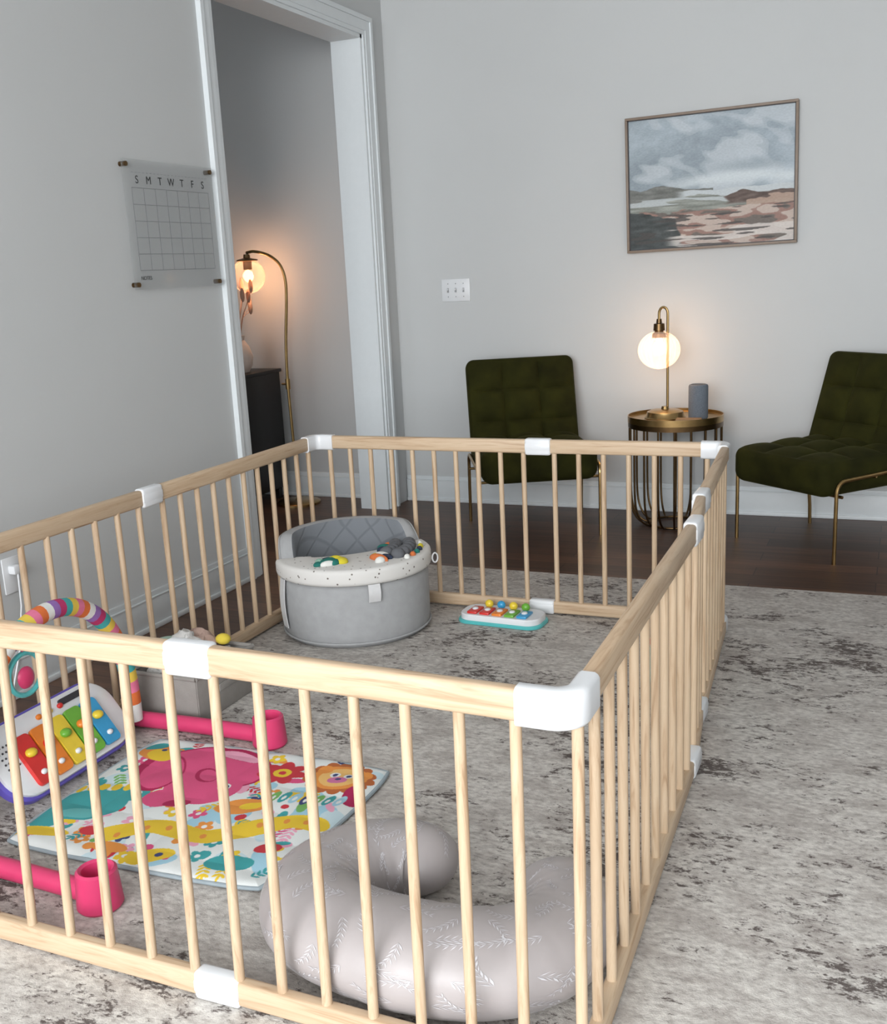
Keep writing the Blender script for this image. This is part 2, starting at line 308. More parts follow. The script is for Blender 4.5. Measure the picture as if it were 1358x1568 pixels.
# ---------------------------------------------------------------- painting
g=grp('framed_landscape_painting',(1.741,D-.02,1.678)); W,Hh=.80,.625
NX,NZ=380,290
def n2(x,z,s=0): return noise.noise(Vector((x,z,s)))
def sm(a,b_,x):
    t=max(0,min(1,(x-a)/(b_-a))); return t*t*(3-2*t)
def mx_(a,b_,t): return a*(1-t)+b_*t
def post(x,k): return .55*round(x*k)/k+.45*x
A=np.array
cols=np.zeros((NZ,NX,3))
for j in range(NZ):
    for i in range(NX):
        u=i/(NX-1); v=1-j/(NZ-1)
        w=.012*n2(u*6,v*20,1)+.006*n2(u*22,v*60,2)
        d=post(n2(u*1.6+v*.9,v*3.2-u*.8,3)+.45*n2(u*5+v*3,v*9-u*4,5)+.25*n2(u*18+v*14,v*26-u*12,7),7)
        c=mx_(A([148,160,168.]),A([160,172,181.]),u)+d*34
        cl_=sm(0,.3,post(n2(u*2.6+v*1.8,v*4.2-u*2.0,8)+.4*n2(u*9,v*14-u*5,9)+.55*math.exp(-((u-.62-.3*(.3-v))/.22)**2-((v-.32)/.13)**2),6)); c=mx_(c,A([200,207,212.]),cl_*.65)
        c=mx_(c,A([128,141,150.]),.5*math.exp(-((u-.75)/.25)**2-((v-.42)/.05)**2))
        c=mx_(c,A([208,216,219.]),.85*math.exp(-((v+w-.505-.015*math.sin(u*7))/.045)**2)*sm(.15,.45,u+.1*n2(u*5,2)))
        top=.525+.14*max(0,u-.20)+.012*math.sin(u*20)
        if u<.52: c=mx_(c,A([112,114,110.])+n2(u*12,v*50,4)*26,sm(-.002,.002,v+w-top))
        c=mx_(c,A([192,199,202.]),sm(-.002,.002,v+w-.575)*sm(.28,.36,u))
        c=mx_(c,A([138,142,135.])+post(n2(u*6,v*60,6),5)*40,sm(-.002,.002,v+w*1.6-(.625+.02*math.sin(u*9+1))))
        c=mx_(c,A([186,193,195.]),.9*sm(.06,.12,n2(u*3.5,v*30,21)+.08)*sm(.61,.62,v)*(1-sm(.69,.70,v)))
        hb=.645-.05*math.exp(-((u-.70)/.09)**2)-.03*sm(.75,.95,u)
        if u>.56: c=mx_(c,A([94,78,71.])+n2(u*14,v*50,14)*28,sm(-.002,.002,v+w-hb)*sm(.57,.60,u+w*3)*(1-sm(.0,.03,v-.675)))
        if u>.72: c=mx_(c,A([178,154,138.]),sm(-.002,.002,v+w*2-(.66-.06*(u-.72)))*.9)
        k=post(n2(u*3.2+1,v*12,11)+.5*n2(u*11,v*34,12),6)
        low=mx_(A([148,117,107.]),A([188,172,162.]),sm(-.02,.12,k)); low=mx_(low,A([108,100,94.]),sm(.16,.24,-k))
        c=mx_(c,low,sm(-.004,.004,v+w*2-.715))
        dk=sm(-.01,.01,(.26+.25*(v-.72)+.10*n2(v*12,u*6,3))-u)*sm(-.004,.004,v+w*2-(.70+.25*u))
        c=mx_(c,A([62,68,68.])+post(n2(u*14,v*36,13),4)*26,dk)
        st=sm(.08,.14,n2(u*3+4,v*22,15)+.25*sm(.5,1,u)+.1)*sm(.85,.86,v+w)*sm(.2,.3,u); c=mx_(c,A([208,202,197.]),st*.88)
        st2=sm(.22,.27,n2(u*5,v*40,25))*sm(.7,.72,v); c=mx_(c,A([70,66,64.]),st2*.8)
        c=c+n2(u*70,v*120,20)*9-4
        cols[j,i]=np.clip(c,0,255)/255
cl=np.where(cols<=.04045,cols/12.92,((cols+.055)/1.055)**2.4)
def colgrid(name,nx,ny,posf,cl,mat,parent=None):
    vs=[posf(i/(nx-1),j/(ny-1)) for j in range(ny) for i in range(nx)]
    fs=[(j*nx+i,j*nx+i+1,(j+1)*nx+i+1,(j+1)*nx+i) for j in range(ny-1) for i in range(nx-1)]
    me=bpy.data.meshes.new(name); me.from_pydata(vs,[],fs); me.update(); ca=me.color_attributes.new('Col','FLOAT_COLOR','POINT')
    a=np.ones((nx*ny,4),dtype=np.float32); a[:,:3]=cl.reshape(-1,3); ca.data.foreach_set('color',a.ravel())
    me.polygons.foreach_set('use_smooth',[True]*len(fs)); me.materials.append(mat); o=bpy.data.objects.new(name,me); scene.collection.objects.link(o)
    if parent:o.parent=parent
    return o
colgrid('canvas',NX,NZ,lambda u,v:((u-.5)*W,-.006,(v-.5)*Hh),cl,vcol('oil_paint',.6,.3,120),g)
b=MB(); fw=.012
for (c,s) in (((0,0,Hh/2+fw/2),(W+2*fw,.045,fw)),((0,0,-Hh/2-fw/2),(W+2*fw,.045,fw)),((W/2+fw/2,0,0),(fw,.045,Hh)),((-W/2-fw/2,0,0),(fw,.045,Hh))): b.box(c,s,0,.002)
b.box((0,.012,0),(W,.016,Hh),1)
t2=.004
for (c,s) in (((0,-.0085,Hh/2-t2/2),(W,.004,t2)),((0,-.0085,-Hh/2+t2/2),(W,.004,t2)),((W/2-t2/2,-.0085,0),(t2,.004,Hh)),((-W/2+t2/2,-.0085,0),(t2,.004,Hh))): b.box(c,s,1)
b.obj('frame',[M('frame_wood',(132,116,102),.5),darkp],g)
g.rotation_euler=(0,math.radians(-.8),0)
# light switch
g=grp('light_switch',(.364,D,1.2)); b=MB(); b.box((0,-.003,0),(.168,.006,.122),0,.003)
for x in (-.046,0,.046):
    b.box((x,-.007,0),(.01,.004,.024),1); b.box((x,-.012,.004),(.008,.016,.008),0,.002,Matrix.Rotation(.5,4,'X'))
    for z in (-.035,.035): b.sph((x,-.006,z),(.003,.002,.003),1,8)
b.obj('switch_plate',[plastic,M('switch_grey',(150,152,154),.5)],g)  # second material: mid grey for toggle slots and screw heads
g=grp('wall_outlet',(0,2.318,.407)); b=MB(); b.box((.003,0,0),(.006,.075,.12),0,.003); b.box((.02,0,.02),(.03,.035,.03),0,.006); b.sweep([(.03,0,.01),(.035,-.01,-.1),(.02,-.03,-.25),(.03,-.1,-.385)],.003,0,8)
b.obj('outlet_plate',[plastic],g)
# ---------------------------------------------------------------- wall calendar
ca,cb,c0,c1=3.087,3.644,1.292,1.7585
g=grp('acrylic_wall_calendar',(0,(ca+cb)/2-.01,(c0+c1)/2)); hw,hh=(cb-ca)/2,(c1-c0)/2
b=MB(); b.box((.022,0,0),(.004,2*hw,2*hh),0,.001); b.obj('acrylic_sheet',[acrylic],g)
b=MB()
for sy in (-1,1):
    for sz in (-1,1):
        b.cyl((0,sy*(hw-.018),sz*(hh-.018)),(.03,sy*(hw-.018),sz*(hh-.018)),.009,0,16)
b.obj('standoffs',[brassd],g)
ink=M('calendar_ink',(112,114,116),.6); b=MB()
gl,gr,gt,gb=-hw+.04,hw-.04,hh-.10,-hh+.07
for i in range(8): b.box((.0246,lerp(gl,gr,i/7),(gt+gb)/2),(.0008,.0015,gt-gb))
for i in range(6): b.box((.0246,0,lerp(gt,gb,i/5)),(.0008,gr-gl,.0015))
for i in range(22): b.box((.0246,lerp(gl,gr,(i+.5)/22),gt+.055),(.0008,.009,.0016))
b.obj('grid_lines',[ink],g)
def text(s,y,z,size,mat,parent):
    c=bpy.data.curves.new('letter','FONT'); c.body=s; c.size=size; c.align_x='CENTER'; c.extrude=.0003; c.materials.append(mat)
    o=bpy.data.objects.new('letter_'+s.lower(),c); scene.collection.objects.link(o); o.parent=parent; o.location=(.0248,y,z); o.rotation_euler=(PI/2,0,PI/2)
inkd=M('calendar_letters',(30,32,34),.6)
for i,ch in enumerate('SMTWTFS'): text(ch,lerp(gl,gr,(i+.5)/7),gt+.016,.040,inkd,g)
text('NOTES',gl+.03,gb-.035,.020,inkd,g)
# ---------------------------------------------------------------- hall: floor lamp, cabinet, vase
g=grp('arc_floor_lamp',(-.62,5.15,0)); b=MB()
b.lathe([(0,0),(.13,0),(.13,.012),(.12,.018),(.02,.022),(.012,.04),(0,.04)],mat=0)
pts=[(0,0,.02),(-.005,0,.4),(-.01,0,.72),(0.0,0,.95),(.025,0,1.18),(.028,0,1.30),(0,0,1.385),(-.07,0,1.44),(-.16,0,1.465),(-.215,0,1.46)]
b.sweep(catmull(pts,50),.0085,0,10); b.cyl((-.01,0,.68),(-.01,0,.74),.014); b.cyl((-.01,0,.71),(-.05,0,.71),.006)
b.lathe([(0,0),(.018,0),(.02,-.02),(.06,-.03),(.062,-.036),(.025,-.04),(.025,-.085),(0,-.085)],(-.215,0,1.452),1,28)
b.obj('arc_pole',[brass,brassd],g)
b=MB(); pr=[(.098*math.sin(t),-.098*math.cos(t)) for t in np.linspace(.02,PI-.35,24)]; b.lathe(pr,(-.215,0,1.33),0,48); b.obj('glass_globe',[globeglass],g)
b=MB(); b.sph((-.215,0,1.33),(.028,.028,.036)); b.obj('light_bulb',[bulb],g)
point('floor_lamp_light',(-.215,0,1.33),16,(1,.55,.31),.035,g)
g=grp('black_cabinet',(-1.29,5.115,0)); b=MB()
b.box((0,0,.42),(1.0,.42,.70),0,.006); b.box((0,0,.775),(1.02,.44,.02),0,.004)
for x in (-.45,.45):
    for y in (-.16,.16): b.box((x,y,.035),(.04,.04,.07))
for x in (-.25,.25): b.box((x,-.213,.42),(.46,.01,.62),0,.003); b.cyl((x*.2,-.235,.38),(x*.2,-.235,.5),.006,1)
b.obj('cabinet_body',[black,brass],g)
g=grp('vase_with_dried_flowers',(-.90,5.10,.7855)); b=MB()
b.lathe([(0,0),(.04,0),(.062,.04),(.07,.09),(.05,.15),(.025,.185),(.03,.21),(.024,.21),(.02,.185),(0,.18)],mat=0)
for k in range(12):
    a=rng.uniform(0,2*PI); r=rng.uniform(.03,.12); h=rng.uniform(.34,.5); b.sweep(catmull([(0,0,.15),(r*.3*math.cos(a),r*.3*math.sin(a),.3),(r*math.cos(a),r*math.sin(a),h)],8),.0018,1,5)
    b.sph((r*math.cos(a),r*math.sin(a),h+.02),(.013,.013,.04),1,8)
b.obj('vase_and_stems',[M('ceramic_vase',(205,190,180),.4),M('dried_flower',(186,146,124),.9)],g)
simple('stacked_books',M('book_cover',(215,215,212),.6),[((-.90,4.96,.7945),(.14,.09,.018),0,.002,.1),((-.905,4.96,.811),(.12,.08,.014),0,.002,.3)])
# ---------------------------------------------------------------- baby activity seat
g=grp('baby_activity_seat',(.795,3.20,.012),math.radians(45)); R=.278
def sst(a,b_,x): t=max(0,min(1,(x-a)/(b_-a))); return t*t*(3-2*t)
def HH(th): return .235+.135*sst(1.35,2.0,abs(th))
b=MB(); seg=96; vs=[]
for j in range(seg):
    th=-PI+2*PI*j/seg; h=HH(th); x,y=math.sin(th),-math.cos(th)
    for r,z in ((0,0),(R*.95,0),(R*.985,.015),(R,.05),(R,h-.022),(R-.012,h-.005),(R-.03,h),(R-.052,h-.004),(R-.062,h-.022),(R-.07,.10),(0,.10)):
        vs.append((x*r,y*r*.97,z))
K=11
fs1=[];fs2=[]
for j in range(seg):
    for i in range(K-1):
        f=(j*K+i,((j+1)%seg)*K+i,((j+1)%seg)*K+i+1,j*K+i+1)
        (fs1 if i<7 else fs2).append(f)
b.add(vs,fs1,0); b.add(vs,fs2,1)
b.sweep([(R*1.0*math.sin(t),-R*.97*math.cos(t),.018) for t in np.linspace(0,2*PI,65)],.004,0,6)
b.sweep([((R-.004)*math.sin(t),-(R-.004)*.97*math.cos(t),HH((t+PI)%(2*PI)-PI)-.012) for t in np.linspace(1.4,2*PI-1.4,60)],.003,0,6)
m,nt,bb=newmat('quilted_liner'); quilt=m; v=coords(nt)
def wav(nt,v,dirn,scale):
    w=nt.nodes.new('ShaderNodeTexWave'); w.bands_direction=dirn; w.inputs['Scale'].default_value=scale; nt.links.new(v,w.inputs[0]); return w.outputs[1]
rotm=nt.nodes.new('ShaderNodeMapping'); rotm.inputs['Rotation'].default_value=(.0,.8,.7); nt.links.new(v,rotm.inputs[0])
w=mth(nt,'MULTIPLY',ramp(nt,wav(nt,rotm.outputs[0],'X',4.5),[(0,(0,0,0)),(.06,(1,1,1))]),ramp(nt,wav(nt,rotm.outputs[0],'Z',4.5),[(0,(0,0,0)),(.06,(1,1,1))]))
nt.links.new(mixc(nt,w,L4((106,110,115)),L4((118,122,127))),bb.inputs['Base Color']); bb.inputs['Roughness'].default_value=.9; bump(nt,bb,w,.3,.004)
b.obj('padded_base',[greyf,quilt],g,sharp=60)
b=MB(); out=[(( R+.014)*math.sin(t),-(R+.014)*.97*math.cos(t)) for t in np.linspace(-1.72,1.72,60)]
inn=[((R-.045)*math.sin(1.5)*k,-.0-.07*(1-(k)**2)+.035) for k in np.linspace(.98,-.98,30)]
bm=bmesh.new(); vv=[bm.verts.new((x,y,.232)) for x,y in out+inn]; f=bm.faces.new(vv); ex=bmesh.ops.extrude_face_region(bm,geom=[f]); nv=[e for e in ex['geom'] if isinstance(e,bmesh.types.BMVert)]
for q in nv: q.co.z+=.062
eds=[e for e in bm.edges if abs(e.verts[0].co.z-e.verts[1].co.z)<1e-6]
bmesh.ops.bevel(bm,geom=eds,offset=.016,segments=3,affect='EDGES',profile=.5); bmesh.ops.recalc_face_normals(bm,faces=bm.faces); bmesh.ops.triangulate(bm,faces=[f for f in bm.faces if len(f.verts)>4]); b.bm(bm,0,True)
m,nt,bb=newmat('dotted_tray_fabric'); trayf=m; v=coords(nt); vo=nt.nodes.new('ShaderNodeTexVoronoi'); vo.inputs['Scale'].default_value=42; nt.links.new(v,vo.inputs['Vector'])
nt.links.new(ramp(nt,vo.outputs['Distance'],[(.0,L4((90,84,80))),(.13,L4((120,112,105))),(.17,L4((214,212,208)))]),bb.inputs['Base Color']); bb.inputs['Roughness'].default_value=.85
b.obj('tray',[trayf],g,sharp=50)
b=MB(); zt=.298; Q=1.25
def petal(c,r,ang,mat): b.sph((c[0],c[1],zt+c[2]),(r[0]*Q,r[1]*Q,r[2]*1.3),mat,14,Matrix.Rotation(ang,4,'Z'))
def at(th,r,dx=0,dy=0): return (r*math.sin(th)+dx,-r*math.cos(th)+dy,0)
x0,y0,_=at(-.80,.185)
for dx,dy,r,a,mt in ((0,0,(.040,.02,.012),.5,0),(.03,.012,(.024,.015,.014),-.4,1),(-.03,.012,(.026,.014,.01),1.3,2),(.045,-.012,(.018,.024,.012),.2,1),(-.01,-.026,(.024,.01,.01),0,3),(-.042,-.012,(.018,.013,.008),.8,0),(.0,.03,(.03,.01,.008),.3,6),(.02,-.02,(.02,.012,.01),.9,0)):
    petal((x0+dx,y0+dy,0),r,a,mt)
x0,y0,_=at(.22,.185)
for dx,dy,r,a,mt in ((0,0,(.012,.036,.014),.5,4),(.02,.03,(.016,.026,.013),.9,3),(.045,.055,(.022,.016,.012),.5,4),(-.005,-.03,(.016,.012,.012),.1,3),(.03,.005,(.010,.022,.010),.7,6),(.0,.035,(.02,.012,.01),.2,1)):
    petal((x0+dx,y0+dy,0),r,a,mt)
for i in range(6):
    th=.58+.155*i; 
    for s_ in (-1,1):
        x0,y0,_=at(th,.185+s_*.026); petal((x0,y0,.006),(.022,.021,.017),th,5)
    x0,y0,_=at(th,.252); petal((x0,y0,-.002),(.010,.009,.010),th,(3,4,0,6,1,3)[i])
x0,y0,_=at(1.15,.12); petal((x0,y0,0),(.02,.026,.012),.6,0); petal((x0-.02,y0-.02,0),(.016,.012,.01),.2,6); petal((x0+.02,y0+.02,0),(.014,.014,.012),.2,4)
b.obj('tray_toys',[M('teal_felt',(30,110,100),.9),M('yellow_felt',(205,190,50),.9),M('mint_felt',(150,190,170),.9),M('white_felt',(220,220,215),.9),M('orange_felt',(200,110,60),.9),M('grey_felt',(96,98,102),.95),M('navy_felt',(40,50,70),.9)],g)
b=MB()
def strap(th,z0,z1,w=.028):
    rr_=R+.006; n=12; pts=[]
    for i in range(n+1):
        t=i/n; z=lerp(z0,z1,t); bulge=.008*math.sin(PI*t); pts.append((rr_+bulge,z))
    vs=[]
    for r,z in pts:
        for s_ in (-1,1):
            a=th+s_*w/2/R
            for dr in (0,.004): vs.append(((r+dr)*math.sin(a),-(r+dr)*.97*math.cos(a),z))
    fs=[]
    for i in range(n):
        o=i*4; fs+=[(o+1,o+3,o+7,o+5),(o,o+4,o+6,o+2),(o,o+1,o+5,o+4),(o+2,o+6,o+7,o+3)]
    b.add(vs,fs,0,True)
strap(-1.45,.05,.235,.04);strap(-.05,.17,.235,.042)
b.sweep([(R*math.sin(1.0)+.035+.018*math.cos(t)*.6,-R*math.cos(1.0),.262+.018*math.sin(t)) for t in np.linspace(0,2*PI,20)],.003,0,6)
b.obj('straps',[M('strap_webbing',(205,205,205),.8)],g)
# ---------------------------------------------------------------- toy xylophone
def rrect(w,d,r,z0,z1,mat,mb):
    pts=[]
    for cx,cy,a0 in ((w/2-r,d/2-r,0),(-w/2+r,d/2-r,PI/2),(-w/2+r,-d/2+r,PI),(w/2-r,-d/2+r,1.5*PI)):
        pts+=[(cx+r*math.cos(a0+t),cy+r*math.sin(a0+t)) for t in np.linspace(0,PI/2,9)]
    n=len(pts); vs=[(x,y,z0) for x,y in pts]+[(x,y,z1-.004) for x,y in pts]+[(x*.985,y*.96,z1) for x,y in pts]
    mb.add(vs,[tuple(range(n))[::-1],tuple(range(2*n,3*n))]+[(i,(i+1)%n,n+(i+1)%n,n+i) for i in range(n)]+[(n+i,n+(i+1)%n,2*n+(i+1)%n,2*n+i) for i in range(n)],mat,True)
g=grp('toy_xylophone',(1.315,3.385,.0135),math.radians(-3)); b=MB()
rrect(.335,.155,.05,0,.012,1,b); rrect(.32,.14,.05,.012,.034,0,b)
for i,mt in enumerate((2,2,3,5,6)):
    x=-.105+.05*i; b.box((x,-.018,.038),(.04,.075,.01),mt,.004,None,2); b.sph((x,-.018,.044),(.012,.014,.006),0,10)
for i,mt in enumerate((4,6,4,5)):
    b.sph((-.075+.05*i,.045,.046),(.017,.014,.016),mt,14)
b.obj('xylophone_body',[plastic,tealp,redp,orangep,yellowp,greenp,bluep],g)
# ---------------------------------------------------------------- play mat
MX0,MX1,MY0,MY1=.705,1.455,1.50,2.115
nx,ny=440,350
U,V=np.meshgrid(np.linspace(MX0,MX1,nx),np.linspace(MY0,MY1,ny))
img=np.ones((ny,nx,3))*np.array([214,218,216.])
def ell(cx,cy,rx,ry,a,c):
    dx,dy=U-cx,V-cy; x=dx*math.cos(a)+dy*math.sin(a); y=-dx*math.sin(a)+dy*math.cos(a); img[(x/rx)**2+(y/ry)**2<1]=c
PK=(208,78,122);MG=(165,28,78);TL=(58,150,152);YL=(222,188,50);OR=(218,140,64);RD=(190,50,60);LB=(154,194,210);GN=(112,168,90);NV=(56,66,112);WH=(220,222,220);LP=(222,158,180)
for k in range(26): ell(rng.uniform(MX0,MX1),rng.uniform(MY0,MY1),rng.uniform(.03,.06),rng.uniform(.02,.035),rng.uniform(0,3),LB if k%2 else (188,208,214))
pal=[TL,YL,OR,RD,GN,PK,NV,LP,TL,YL]
def sprig(cx,cy,a,c,n=4,l=.014):
    for k in range(n):
        for sg in (-1,1):
            x=cx+k*l*math.cos(a); y=cy+k*l*math.sin(a); b2=a+sg*.9; ell(x+l*.7*math.cos(b2),y+l*.7*math.sin(b2),l*.75,l*.3,b2,c)
    ell(cx+n*l*math.cos(a),cy+n*l*math.sin(a),l*.75,l*.3,a,c)
for k in range(150):
    cx,cy=rng.uniform(MX0+.02,MX1-.02),rng.uniform(MY0+.02,MY1-.02); c=pal[rng.integers(0,len(pal))]; q=k%4
    if q==0: sprig(cx,cy,rng.uniform(0,6.28),c)
    elif q==1:
        for t in range(5): ell(cx+.014*math.cos(t*1.257),cy+.014*math.sin(t*1.257),.011,.009,t*1.257,c)
        ell(cx,cy,.007,.007,0,WH)
    elif q==2: ell(cx,cy,rng.uniform(.022,.036),rng.uniform(.010,.017),rng.uniform(0,3.14),c)
    else:
        r=rng.uniform(.009,.016); ell(cx,cy,r,r,0,c)
ell(.79,1.70,.115,.078,.3,TL);ell(.75,1.62,.05,.05,.3,TL);ell(.865,1.785,.055,.046,.2,TL);ell(.885,1.79,.014,.014,0,WH);ell(.888,1.79,.007,.007,0,NV);ell(.76,1.555,.10,.026,.15,YL);ell(.81,1.66,.05,.025,.3,(96,172,172))
for k in range(6): ell(.72+.030*k,1.775+.01*k,.013,.02,.2,YL)
ell(.98,1.97,.175,.125,0,MG);ell(.98,1.97,.167,.118,0,PK);ell(1.03,1.87,.105,.09,0,PK);ell(.86,1.91,.07,.11,.4,MG);ell(.87,1.912,.055,.095,.4,PK);ell(1.085,1.885,.016,.019,0,WH);ell(1.088,1.885,.009,.013,0,NV);ell(1.02,2.06,.08,.03,-.2,MG);ell(1.02,2.053,.07,.022,-.2,LP);ell(.97,1.79,.055,.05,.3,PK);ell(1.02,1.775,.035,.02,.5,MG);ell(1.0,1.93,.03,.05,.8,MG);ell(1.005,1.93,.022,.042,.8,PK)
for k in range(7):
    a=k*2*PI/7; ell(1.185+.036*math.cos(a),2.0+.036*math.sin(a),.03,.02,a,RD)
ell(1.185,2.0,.024,.024,0,YL);ell(1.185,2.0,.010,.010,0,RD)
# lion / monkey face at the far right corner
for k in range(14):
    a=k*PI/7; ell(1.345+.076*math.cos(a),2.02+.064*math.sin(a),.024,.02,a,(176,96,48))
ell(1.345,2.02,.076,.065,0,OR);ell(1.345,2.02,.057,.052,0,(224,178,106));ell(1.285,2.05,.02,.022,0,OR);ell(1.405,2.05,.02,.022,0,OR)
ell(1.325,2.03,.014,.014,0,WH);ell(1.365,2.03,.014,.014,0,WH);ell(1.325,2.03,.007,.009,0,NV);ell(1.365,2.03,.007,.009,0,NV);ell(1.345,2.003,.028,.018,0,(196,110,150));ell(1.345,2.008,.009,.006,0,NV)
ell(1.425,1.94,.028,.05,.3,MG)
for t in np.linspace(0,1,60):
    ell(lerp(.96,1.41,t),1.60+.17*t+.028*math.sin(t*9),.038,.034,0,YL)
for t in np.linspace(0,1,9): ell(lerp(.98,1.39,t),1.60+.17*t+.028*math.sin(t*9),.008,.012,.4,OR)
ell(1.12,1.545,.06,.03,.4,YL);ell(1.14,1.553,.010,.010,0,NV);ell(1.0,1.55,.05,.022,0,OR);ell(1.19,1.81,.068,.038,.5,OR);ell(1.21,1.82,.03,.017,.5,YL)
for i in range(7): 
    ell(1.24+.028*i,1.875+.005*i,.012,.031,0,(GN,TL,LB,NV)[i%4]); ell(1.24+.028*i,1.87+.005*i,.0045,.012,0,WH)
ell(1.32,1.57,.06,.032,.2,TL);ell(1.37,1.65,.034,.024,.2,RD);ell(.78,2.02,.07,.05,-.4,OR);ell(.80,2.0,.045,.032,-.4,YL);ell(.75,2.05,.034,.024,.4,TL);ell(.79,2.03,.008,.008,0,NV);ell(.9,1.60,.03,.02,0,RD)
img/=255.; il=np.where(img<=.04045,img/12.92,((img+.055)/1.055)**2.4)
g=grp('baby_play_mat',(0,0,.014))
def matpos(u,v):
    x=lerp(MX0,MX1,u); y=lerp(MY0,MY1,v); k=(2*u-1); l=(2*v-1)
    c=1-.05*(abs(k)*abs(l))**4
    x=(MX0+MX1)/2+(x-(MX0+MX1)/2)*c; y=(MY0+MY1)/2+(y-(MY0+MY1)/2)*c
    x+=.03*(v-.5)*(u); y+=.02*(u-.5)
    z=.015+.004*noise.noise(Vector((x*9,y*9,0)))+.004*abs(math.sin(x*26)*math.sin(y*26))-.010*(max(abs(k),abs(l))**30)
    return (x,y,max(z,.001))
colgrid('printed_quilt',nx,ny,matpos,il,vcol('printed_cotton',.85,.2,400),g)
b=MB(); edge=[matpos(u,0) for u in np.linspace(0,1,30)]+[matpos(1,v) for v in np.linspace(0,1,30)]+[matpos(u,1) for u in np.linspace(1,0,30)]+[matpos(0,v) for v in np.linspace(1,0,30)]
b.sweep([(x,y,.0055) for x,y,z in edge],.005,0,8); b.obj('piping',[M('mat_piping',(150,162,168),.8)],g)
# ---------------------------------------------------------------- activity gym
g=grp('baby_activity_gym',(0,0,.0125)); b=MB()
def foot(x0,y0,x1,y1):
    b.sweep(catmull([(x0,y0,.026),((x0+x1)/2,(y0+y1)/2+.006,.026),(x1,y1,.026)],14),[.024]*15,0,12)
    d=Vector((x1-x0,y1-y0,0)).normalized(); 
    b.lathe([(0,0),(.046,0),(.05,.006),(.047,.05),(.044,.085),(.038,.09),(.032,.085),(.03,.05),(0,.045)],(x1+d.x*.02,y1+d.y*.02,0),0,28)
foot(.55,2.165,1.02,2.18); foot(.55,1.385,1.10,1.37)
b.obj('pink_feet',[pinkp],g)
b=MB(); arc=[]; n=84
for i in range(n+1):
    t=PI*i/n; arc.append((.60+.02*math.sin(t),1.835+.298*math.cos(t),.04+.435*math.sin(t)**.8 if 0<i<n else .04))
stripe=[(i//2)%7 for i in range(n)]
b.sweep(arc,.025,0,14,False,mats=stripe)
b.obj('striped_arch',[M('stripe_white',(220,220,216),.85),M('stripe_orange',(214,110,54),.85),M('stripe_pink',(218,115,148),.85),M('stripe_yellow',(220,190,76),.85),M('stripe_teal',(66,162,162),.85),M('stripe_magenta',(180,48,100),.85),M('stripe_purple',(142,104,170),.85)],g)
b=MB()
b.sweep([(.62,1.73+.055*math.cos(t),.34+.055*math.sin(t)) for t in np.linspace(0,2*PI,33)],.007,0,8)
b.cyl((.62,1.73,.395),(.62,1.73,.45),.003,1); b.sph((.62,1.73,.33),(.012,.028,.03),1,12)
b.obj('hanging_toys',[tealp,pinkp,orangep],g)
g=grp('toy_kick_piano',(.660,1.837,.0125)); Rt=Matrix.Translation((0,0,.024))@Matrix.Rotation(math.radians(52),4,'Y')@Matrix.Translation((-.108,0,0))
def panel(mb,w,h,r,z0,z1,mat,cx=0,cy=0):
    t=MB(); rrect(h,w,r,z0,z1,mat,t); mb.add([Rt@Vector((x+cx,y+cy,z)) for x,y,z in t.v],t.f,mat,True)
b=MB(); panel(b,.475,.225,.085,-.02,.004,1); panel(b,.457,.208,.08,.004,.018,0)
for i,mt in enumerate((2,3,4,5,6)):
    y=-.125+.0635*i
    t=MB(); rrect(.145,.058,.014,.018,.03,mt,t); b.add([Rt@Vector((x+.018,yy+y,z)) for x,yy,z in t.v],t.f,mt,True)
    p=Rt@Vector((.0,y,.031)); b.sph(p,(.016,.018,.012),(4,2,5,3,4)[i],12); p=Rt@Vector((.06,y,.031)); b.sph(p,(.008,.01,.008),0,10)
for k in range(3): 
    p=Rt@Vector((-.075,-.03+.04*k,.02)); b.sph(p,(.008,.01,.008),(3,4,2)[k],10)
t=MB(); rrect(.018,.10,.008,.018,.022,7,t); b.add([Rt@Vector((x-.082,yy+.10,z)) for x,yy,z in t.v],t.f,7,True)
for i in range(5):
    for j in range(4): b.sph(Rt@Vector((-.05+.015*i,-.200+.012*j,.019)),.003,7,6)
b.obj('piano_panel',[plastic,purple,redp,orangep,yellowp,greenp,bluep,darkp],g)
# ---------------------------------------------------------------- storage bin with toys
g=grp('fabric_storage_bin',(.640,2.385,.0125)); b=MB(); w,d,h=.245,.31,.145; t_=.006
for c,s in (((0,-d/2,h/2),(w,t_,h)),((0,d/2,h/2),(w,t_,h)),((-w/2,0,h/2),(t_,d,h)),((w/2,0,h/2),(t_,d,h)),((0,0,.004),(w,d,.008))): b.box(c,s,0,.002)
ring=[(w/2,-d/2,h),(w/2,d/2,h),(-w/2,d/2,h),(-w/2,-d/2,h),(w/2,-d/2,h)]
for p,q in zip(ring,ring[1:]): b.cyl(p,q,.007,0,10)
b.box((w/2+.006,0,.08),(.004,.10,.022),0,.001); b.obj('bin_body',[binm],g)
b=MB()
def blob(c,r,mat,amp=.25,fs=22):
    bm=bmesh.new(); bmesh.ops.create_icosphere(bm,subdivisions=4,radius=1)
    for v in bm.verts:
        k=1+amp*noise.noise(v.co*2+Vector(c)*30)+amp*.35*noise.noise(v.co*fs*.3); v.co*=k
    b.bm(bm,mat,True,Matrix.Translation(c)@Matrix.Diagonal((*r,1)))
blob((-.03,-.07,.125),(.07,.065,.06),0,.3);blob((.05,-.08,.125),(.05,.045,.04),0,.3);blob((.035,.02,.13),(.065,.06,.05),1,.4);blob((-.03,.08,.14),(.065,.055,.07),1,.25);blob((.05,.085,.115),(.045,.04,.045),2,.25);blob((-.04,.02,.17),(.05,.05,.05),0,.4)
